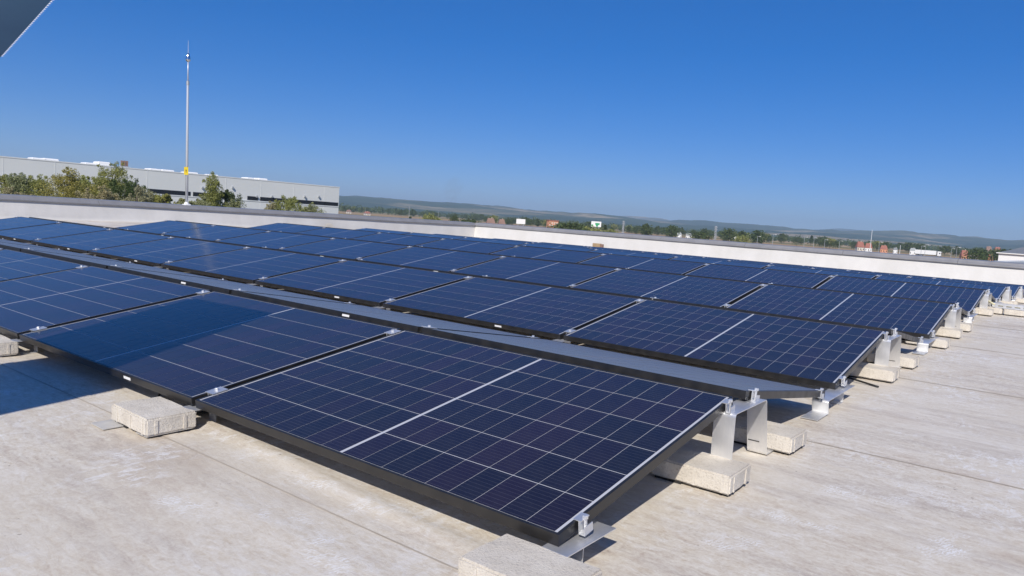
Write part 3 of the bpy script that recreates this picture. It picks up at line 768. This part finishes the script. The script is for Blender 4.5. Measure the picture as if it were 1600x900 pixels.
# the far wood that reads as one mass
mb = MB()
for i in range(900):
    px = rnd.uniform(380, 1750); dp = rnd.uniform(1300, 2300); p = column(px, dp, GZ, hor(px))
    h = rnd.uniform(8, 15); leafball(mb, (p.x, p.y, p.z+h*.5), h*.62, 60, 3.2, rnd, 0, .8)
tag(link('far_woodland', mb.mesh('far_woodland', LF[3])), 'dark green woodland strip along the foot of the hills', 'woodland', kind='stuff')

# ------------------------------------------------------------------ neighbouring hall
HT = 4.5
pl_ = column(0, (HT-CAM.z)*F_PX/43.5, GZ, 288); pr_ = column(529, (HT-CAM.z)*F_PX/31.5, GZ, 324)
dirv = (pr_-pl_); dirv.z = 0; HL_ = dirv.length; dirv.normalize(); back = Vector((-dirv.y, dirv.x, 0))
if back.dot(cf) < 0: back = -back
hall = thing('industrial_hall', 'long pale grey industrial hall with dark window bands and white roof domes', 'building', tuple(pr_), (0, 0, math.atan2(dirv.y, dirv.x)))
# local: x runs from -(length) to 0 at the visible corner, y = +depth away
HLEN = HL_+45; sgn = 1 if (Matrix.Rotation(math.atan2(dirv.y, dirv.x), 3, 'Z') @ Vector((0, 1, 0))).dot(back) > 0 else -1
hh = HT-GZ
def hbox(name, x0, x1, d0, d1, z0, z1, m, parent=hall, bev=0):
    mb = MB(); ya, yb = sorted((sgn*d0, sgn*d1))
    if bev: mb.bevbox(x0, x1, ya, yb, z0, z1, bev)
    else: mb.box(x0, x1, ya, yb, z0, z1)
    return link(name, mb.mesh(name, m), parent)
hbox('wall', -HLEN, 0, 0, 60, 0, hh-.15, HALLW)
hbox('roof_edge', -HLEN-.05, .05, -.04, 60.1, hh-.15, hh, HALLJ)
x = -3.0
while x > -HLEN+1:
    hbox('panel_joint', x-.04, x+.04, -.02, -.001, 5.2, hh-.16, HALLJ); x -= 6.0
def pxs(px):   # x on the facade under pixel column px
    d = pxdir(px, 320); n = back; t_ = (pr_-CAM).dot(n)/d.dot(n); q = CAM+d*t_; return (q-pr_).dot(dirv)
def facade_z(px, py):
    d = pxdir(px, py); t_ = (pr_-CAM).dot(back)/d.dot(back); return (CAM+d*t_).z-GZ
z0b, z1b = facade_z(520, 321.5), facade_z(520, 316.0)
for a, b in ((230, 297), (301, 366), (386, 402.5), (406, 447), (447.4, 488), (488.4, 528)):
    w = hbox('window', pxs(a), pxs(b), -.05, .3, z0b, z1b, GLASSD)
    n = max(2, int((pxs(b)-pxs(a))/2.2))
    for k in range(1, n): hbox('mullion', pxs(a)+(pxs(b)-pxs(a))*k/n-.03, pxs(a)+(pxs(b)-pxs(a))*k/n+.03, -.08, -.051, z0b, z1b, BLACK, w)
hbox('sill_band', -HLEN, -.02, -.06, -.001, z0b-.18, z0b-.05, HALLJ)
for px in (400, 424, 475, 497, 315, 362):
    xx = pxs(px); zz = facade_z(px, 306 if px > 390 else 292)
    hbox('wall_lamp', xx-.12, xx+.12, -.3, -.001, zz-.25, zz+.05, STEEL)
for a, b in ((500, 512), (513, 528)): hbox('dock_door', pxs(a), pxs(b), -.04, .2, max(.1, z0b-2.9), z0b-1.5, GLASSD)
for (px, wpx, hp, dd) in ((66, 15, .55, 12), (85, 16, .75, 12), (148, 14, .55, 14), (168, 14, 1.5, 13), (248, 14, .55, 12), (268, 16, .6, 12), (306, 16, .55, 13), (397, 10, .55, 14), (417, 14, .75, 12), (340, 12, .4, 14)):
    xx = pxs(px); w = wpx*.10*1.2
    rd = hbox('roof_dome', xx-w/2, xx+w/2, 1.5, 1.5+2.2, hh+.001, hh+.06+hp*.32, WHITE, hall, .1)
xx = pxs(207); ch = hbox('chimney_cluster', xx-.6, xx+.55, 3, 4, hh+.001, hh+.25, STEEL)
for k in range(3): hbox('flue', xx-.5+.36*k, xx-.26+.36*k, 3.3, 3.6, hh+.25, hh+1.05, BROWNROOF, ch)

# ------------------------------------------------------------------ far buildings, signs, vehicles
def basis(px, depth, z=GZ):
    p = column(px, depth, z, hor(px)); v = Vector((CAM.x-p.x, CAM.y-p.y)); return p, math.atan2(v.y, v.x)+math.pi/2   # local -y faces the camera
def house(px, py_top, wpx, depth, wallm, roofm, label, hroof=.4, turn=.3, wins=3):
    p, rz = basis(px, depth); w = wpx/F_PX*depth; top = at(px, py_top, depth).z-GZ; hw = top*(1-hroof); dp_ = w*.75
    root = thing('house', label, 'house', tuple(p), (0, 0, rz+turn))
    mb = MB(); mb.box(-w/2, w/2, 0, dp_, 0, hw); link('wall', mb.mesh('wall', wallm), root)
    o = w*.05; mb = MB(); mb.add([(-w/2-o, -o, hw), (w/2+o, -o, hw), (w/2+o, dp_+o, hw), (-w/2-o, dp_+o, hw), (-w/2+w*.12, dp_/2, top), (w/2-w*.12, dp_/2, top)],
        [(0, 1, 5, 4), (2, 3, 4, 5), (1, 2, 5), (3, 0, 4), (3, 2, 1, 0)]); rf = link('roof', mb.mesh('roof', roofm), root)
    mb = MB(); mb.box(w*.1, w*.18, dp_*.6, dp_*.7, hw+.2, top+.5); link('chimney', mb.mesh('chimney', CREAM), rf)
    for k in range(wins):
        x = -w*.36+w*.72*k/max(1, wins-1); mb = MB(); mb.box(x-w*.05, x+w*.05, -.06, .1, hw*.45, hw*.78); link('window', mb.mesh('window', GLASSD), root)
    mb = MB(); mb.box(w*.06, w*.15, -.05, .1, 0, hw*.5); link('door', mb.mesh('door', BROWNROOF), root)
    return root
house(575, 330.5, 9, 900, CREAM, REDROOF, 'small red-roofed house at the field edge by the hall', .5)
house(546, 328, 7, 1000, CREAM, BROWNROOF, 'tiny brown-roofed house among trees next to the hall', .5)
house(768, 341, 13, 480, CREAM, BROWNROOF, 'low hip-roofed farmhouse behind the parapet corner', .5, .2)
house(785, 342.5, 10, 480, CREAM, BROWNROOF, 'long brown-roofed barn beside the low farmhouse', .45, .2)
house(1346, 377.5, 11, 620, CREAM, REDROOF, 'red-roofed house at the foot of the tall white mast', .55, .4)
house(1358, 380, 10, 600, WHITE, REDROOF, 'white-walled house adjoining the red-roofed house by the mast', .5, .1)
house(1382, 383.5, 10, 600, ORANGE, REDROOF, 'orange house along the road past the tall mast', .45, .1)
house(1400, 387, 6, 560, WHITE, GREYROOF, 'tiny white shed by the road lamps', .3, .1, 2)
house(1427, 387.5, 8, 560, WHITE, PALEROOF, 'low white shed before the lorry', .3, .0, 2)
house(1509, 391, 10, 520, ORANGE, REDROOF, 'salmon house behind the lorry cab', .5, .4)
house(1549, 397, 7, 420, ORANGE, REDROOF, 'small orange house by the dense dark bush', .5, .2, 2)
house(1545, 385, 8, 1100, CREAM, BROWNROOF, 'faint cream house up the slope near the grey-roofed hall', .4, .2, 2)
house(1560, 386, 9, 1150, CREAM, REDROOF, 'faint red-roofed house up the slope near the grey-roofed hall', .4, .5, 2)
house(1062, 363.5, 7, 620, WHITE, PALEROOF, 'small white shed before the tree belt', .3, 0, 2)
house(1077, 365, 9, 600, WHITE, PALEROOF, 'white shed with a thin mast before the tree belt', .3, 0, 2)
# salmon block
p, rz = basis(865, 560); w = 16/F_PX*560; top = at(865, 344, 560).z-GZ
root = thing('apartment_block', 'salmon orange building with red roof edge between the two billboards', 'building', tuple(p), (0, 0, rz+.35))
mb = MB(); mb.box(-w/2, w/2, 0, w*.6, 0, top-.7); link('wall', mb.mesh('wall', ORANGE), root)
mb = MB(); mb.box(-w/2-.3, w/2+.3, -.3, w*.6+.3, top-.69, top); link('roof', mb.mesh('roof', REDROOF), root)
for k in range(4):
    for r in range(2):
        mb = MB(); x = -w*.36+w*.24*k; z = top*.5+r*1.7; mb.box(x-.5, x+.5, -.05, .1, z, z+1.0); link('window', mb.mesh('window', CREAM), root)
# billboards
def board(px, py0, py1, wpx, depth, label, face):
    p, rz = basis(px, depth); w = wpx/F_PX*depth; z1 = at(px, py0, depth).z-GZ; z0 = at(px, py1, depth).z-GZ
    root = thing('billboard', label, 'billboard', tuple(p), (0, 0, rz+.1))
    mb = MB(); mb.box(-w/2, w/2, 0, .35, z0, z1); bd = link('board', mb.mesh('board', WHITE), root)
    for x in (-w*.3, w*.3):
        mb = MB(); mb.box(x-.18, x+.18, .36, .7, 0, z1-.3); link('post', mb.mesh('post', STEEL), root)
    if face:
        mb = MB(); mb.box(-w*.10, w*.34, -.03, -.002, z0+(z1-z0)*.38, z0+(z1-z0)*.72); mb.box(-w*.02, w*.2, -.03, -.002, z0+(z1-z0)*.06, z0+(z1-z0)*.375); mb.box(-w*.48, -w*.30, -.03, -.002, z0+.2, z0+(z1-z0)*.4); link('poster', mb.mesh('poster', GREENP), bd)
board(814, 342.2, 350, 14, 430, 'plain white billboard behind the sunlit parapet', False)
board(931.5, 346, 354.5, 15.5, 430, 'white billboard with a green poster behind the sunlit parapet', True)
board(1151, 370, 374.6, 6.5, 520, 'small pale road sign on posts before the tree belt', False)
# poles and pylons
def pole(px, py_top, depth, label, arm=0, mat_=STEEL, group=None, r=.14, nm='street_lamp', cat='lamp post'):
    p, rz = basis(px, depth); h = at(px, py_top, depth).z-GZ
    root = thing(nm, label, cat, tuple(p), (0, 0, rz), group)
    mb = MB(); mb.lathe([(r, 0), (r*.6, h)], n=6); link('pole', mb.mesh('pole', mat_), root)
    if arm:
        mb = MB(); mb.box(0, arm, -.07, .07, h-.15, h); link('arm', mb.mesh('arm', mat_), root); mb = MB(); mb.box(arm-.5, arm+.4, -.2, .2, h-.3, h-.151); link('lamp_head', mb.mesh('lamp_head', WHITE), root)
    return root
for px, py in ((1184, 369), (1208, 366), (1257, 370), (1272, 371), (1289, 374), (1312, 376), (1374, 378), (1440, 384), (1446, 382), (1487, 388), (1495, 386), (1526, 391)):
    pole(px, py, 480, 'slim road lamp standing along the road across the plain', 1.6, STEEL, 'road lamps across the plain')
pole(1360.5, 359, 560, 'tall white mast beside the red-roofed house', 0, WHITE, None, .22, 'radio_mast', 'mast')
pole(1407, 383, 560, 'white flagpole by the tiny white shed', 0, WHITE, None, .2, 'flagpole', 'pole')
pole(639.5, 322, 430, 'slim pale pole standing in the brown field', 0, STEEL, None, .12, 'field_pole', 'pole')
pole(571, 325, 600, 'short pale pole by the red-roofed field house', 0, STEEL, None, .12, 'field_pole', 'pole')
pole(685, 329, 500, 'pale pole beyond the yellowish field bush', 0, STEEL, None, .12, 'field_pole', 'pole')
def pylon(px, py_top, depth, label):
    p, rz = basis(px, depth); h = at(px, py_top, depth).z-GZ; root = thing('pylon', label, 'pylon', tuple(p), (0, 0, rz+.4)); b, t_ = h*.055, h*.025; mb = MB()
    for sx in (-1, 1):
        for sy in (-1, 1): mb.tube([(sx*b, sy*b, 0), (sx*t_, sy*t_, h)], .13, 4)
    link('tower', mb.mesh('tower', STEEL), root); mb = MB()
    for k in range(8):
        z = h*k/8; z2 = h*(k+1)/8; w1 = b+(t_-b)*k/8; w2 = b+(t_-b)*(k+1)/8
        for sy in (-1, 1): mb.tube([(-w1, sy*w1, z), (w2, sy*w2, z2)], .07, 4); mb.tube([(w1, sy*w1, z), (-w2, sy*w2, z2)], .07, 4)
    link('bracing', mb.mesh('bracing', STEEL), root)
    for z in (.8, .92):
        mb = MB(); mb.box(-h*.12, h*.12, -.1, .1, h*z, h*z+.25); link('cross_arm', mb.mesh('cross_arm', STEEL), root)
pylon(974, 345, 560, 'slim lattice pylon past the green billboard'); pylon(1118, 353, 520, 'lattice pylon standing in the tree belt')
# road and lorry
road_z = GZ
pa, _ = basis(1040, 640); pb, _ = basis(1700, 470); dv = (pb-pa).normalized(); nv = Vector((-dv.y, dv.x, 0))
mb = MB(); a = pa-dv*300; b = pb+dv*300
mb.add([a-nv*6+Vector((0, 0, .05)), b-nv*6+Vector((0, 0, .05)), b+nv*6+Vector((0, 0, .05)), a+nv*6+Vector((0, 0, .05))], [(0, 1, 2, 3)])
tag(link('road', mb.mesh('road', ASPH)), kind='structure')
p0 = pa+dv*((column(1467, 560, GZ, 395)-pa).dot(dv))
lz = at(1467, 401.5, (p0-CAM).dot(cf)).z
mb = MB(); L2 = 260
mb.add([p0-dv*L2-nv*12+Vector((0, 0, 0)), p0+dv*L2-nv*12, p0+dv*L2+nv*12, p0-dv*L2+nv*12]+[p0-dv*L2-nv*6+Vector((0, 0, lz-GZ)), p0+dv*L2-nv*6+Vector((0, 0, lz-GZ)), p0+dv*L2+nv*6+Vector((0, 0, lz-GZ)), p0-dv*L2+nv*6+Vector((0, 0, lz-GZ))],
       [(4, 5, 6, 7), (0, 1, 5, 4), (2, 3, 7, 6), (1, 2, 6, 5), (3, 0, 4, 7)])
tag(link('embankment', mb.mesh('embankment', [m_simple('dry_verge', (.17, .14, .09), (.22, .18, .12), .1, .95)])), kind='structure')
lor = thing('lorry', 'white articulated lorry driving along the road beyond the parapet', 'lorry', (p0.x, p0.y, lz+.02), (0, 0, math.atan2(dv.y, dv.x)))
def part(name, m, parent, *boxes, bev=0):
    mb = MB()
    for b_ in boxes: (mb.bevbox(*b_, bev) if bev else mb.box(*b_))
    return link(name, mb.mesh(name, m), parent)
part('trailer', WHITE, lor, (-8.5, 4.6, -1.25, 1.25, 1.15, 4.0), bev=.05); part('chassis', BLACK, lor, (-8.3, 7.2, -.5, .5, .75, 1.14))
cab = part('cab', WHITE, lor, (5.3, 7.6, -1.22, 1.22, .7, 3.7), bev=.25)
part('windscreen', GLASSD, cab, (7.601, 7.63, -1.0, 1.0, 2.1, 3.0)); part('side_window', GLASSD, cab, (6.5, 7.2, -1.24, -1.221, 2.1, 2.9)); part('bumper', STEEL, cab, (7.61, 7.75, -1.15, 1.15, .45, 1.0))
for xw in (-6.8, -5.5, -4.2, 5.0, 6.9):
    for sy in (-1, 1):
        mb = MB(); mb.lathe([(.5, -.15), (.5, .15)], n=14, mat=Matrix.Translation((xw, sy*1.05, .5)) @ Matrix.Rotation(math.pi/2, 4, 'X')); wh = link('wheel', mb.mesh('wheel', BLACK), lor)
        mb = MB(); mb.lathe([(.25, -.17), (.25, .17)], n=10, mat=Matrix.Translation((xw, sy*1.05, .5)) @ Matrix.Rotation(math.pi/2, 4, 'X')); link('rim', mb.mesh('rim', STEEL), wh)
# straw bales
for k, (px, py) in enumerate(((599, 338.5), (606, 339), (615, 339.5))):
    p = on_z(px, py+1.2, GZ); p = column(px, 430, GZ, 335); mb = MB()
    mb.lathe([(1.0, -1.1), (1.15, -1.0), (1.15, 1.0), (1.0, 1.1)], (0, 0, 0), 12, mat=Matrix.Translation((0, 0, 1.12)) @ Matrix.Rotation(math.pi/2, 4, 'X'))
    tag(link('straw_bale', mb.mesh('straw_bale', STRAW), None, tuple(p), (0, 0, .4*k)), 'yellow round straw bale lying in the brown field', 'bale', 'straw bales in the field')
# halls at the far end of the sunlit parapet
p, rz = basis(1590, 190); root = thing('warehouse', 'white warehouse with a dark grey pitched roof at the road', 'building', tuple(p), (0, 0, rz-.12))
zt_ = at(1590, 384, 190).z-GZ; ze = at(1590, 397, 190).z-GZ
mb = MB(); mb.box(-4, 45, 0, 26, 0, ze); link('wall', mb.mesh('wall', WHITE), root)
mb = MB(); mb.add([(-4.4, -.4, ze+.01), (45.4, -.4, ze+.01), (45.4, 26.4, ze+.01), (-4.4, 26.4, ze+.01), (0, 13, zt_), (41, 13, zt_)], [(0, 1, 5, 4), (2, 3, 4, 5), (1, 2, 5), (3, 0, 4), (3, 2, 1, 0)]); link('roof', mb.mesh('roof', GREYROOF), root)
mb = MB(); mb.box(-4.5, 45.5, -.5, -.401, ze-.12, ze+.1); link('gutter', mb.mesh('gutter', WHITE), root)
p, rz = basis(1546, 66); root = thing('flat_roofed_annex', 'low annex with a pale grey flat roof behind the sunlit parapet', 'building', tuple(p), (0, 0, 0))
za = at(1560, 408, 70).z-GZ
mb = MB(); mb.box(0, 60, -8, 40, 0, za-.3); link('wall', mb.mesh('wall', HALLW), root)
mb = MB(); mb.box(.3, 59.7, -7.7, 39.7, za-.299, za-.1); link('roof', mb.mesh('roof', PALEROOF), root)
for (a, b) in (((0, 60, -8.05, -7.7), 0), ((0, 60, 39.7, 40.05), 0), ((-.05, .3, -7.7, 39.7), 0), ((59.7, 60.05, -7.7, 39.7), 0)):
    mb = MB(); mb.box(*a, za-.299, za); link('roof_kerb', mb.mesh('roof_kerb', WHITE), root)

# ------------------------------------------------------------------ haze
mb = MB(); mb.box(-13500, 13500, -13500, 13500, GZ-8, 330)
hm = bpy.data.materials.new('haze'); hm.use_nodes = True; nt = hm.node_tree; nt.nodes.clear()
o_ = nt.nodes.new('ShaderNodeOutputMaterial'); pv = nt.nodes.new('ShaderNodeVolumePrincipled')
pv.inputs['Color'].default_value = (.60, .80, 1, 1); pv.inputs['Density'].default_value = 1.35e-4; pv.inputs['Anisotropy'].default_value = 0.0
nt.links.new(pv.outputs[0], o_.inputs['Volume'])
tag(link('haze', mb.mesh('haze', hm)), kind='stuff')

# faint smoke column far beyond the field
p = at(706, 318, 2300); mb = MB()
rs = random.Random(3)
for k in range(7):
    q = p+Vector((rs.uniform(-9, 9), rs.uniform(-9, 9), k*9.0)); rr = 12+2.2*k; prof = [(rr*math.sin(math.pi*i/8)+.01, -rr*1.1*math.cos(math.pi*i/8)) for i in range(9)]
    mb.lathe(prof, (q-p), 14)
sm = bpy.data.materials.new('smoke'); sm.use_nodes = True; nt = sm.node_tree; nt.nodes.clear()
o_ = nt.nodes.new('ShaderNodeOutputMaterial'); pv = nt.nodes.new('ShaderNodeVolumePrincipled'); pv.inputs['Color'].default_value = (.42, .36, .33, 1); pv.inputs['Density'].default_value = .0022
nt.links.new(pv.outputs[0], o_.inputs['Volume'])
tag(link('smoke_plume', mb.mesh('smoke_plume', sm), None, tuple(p)), 'faint grey smoke rising beyond the brown field', 'smoke', kind='stuff')
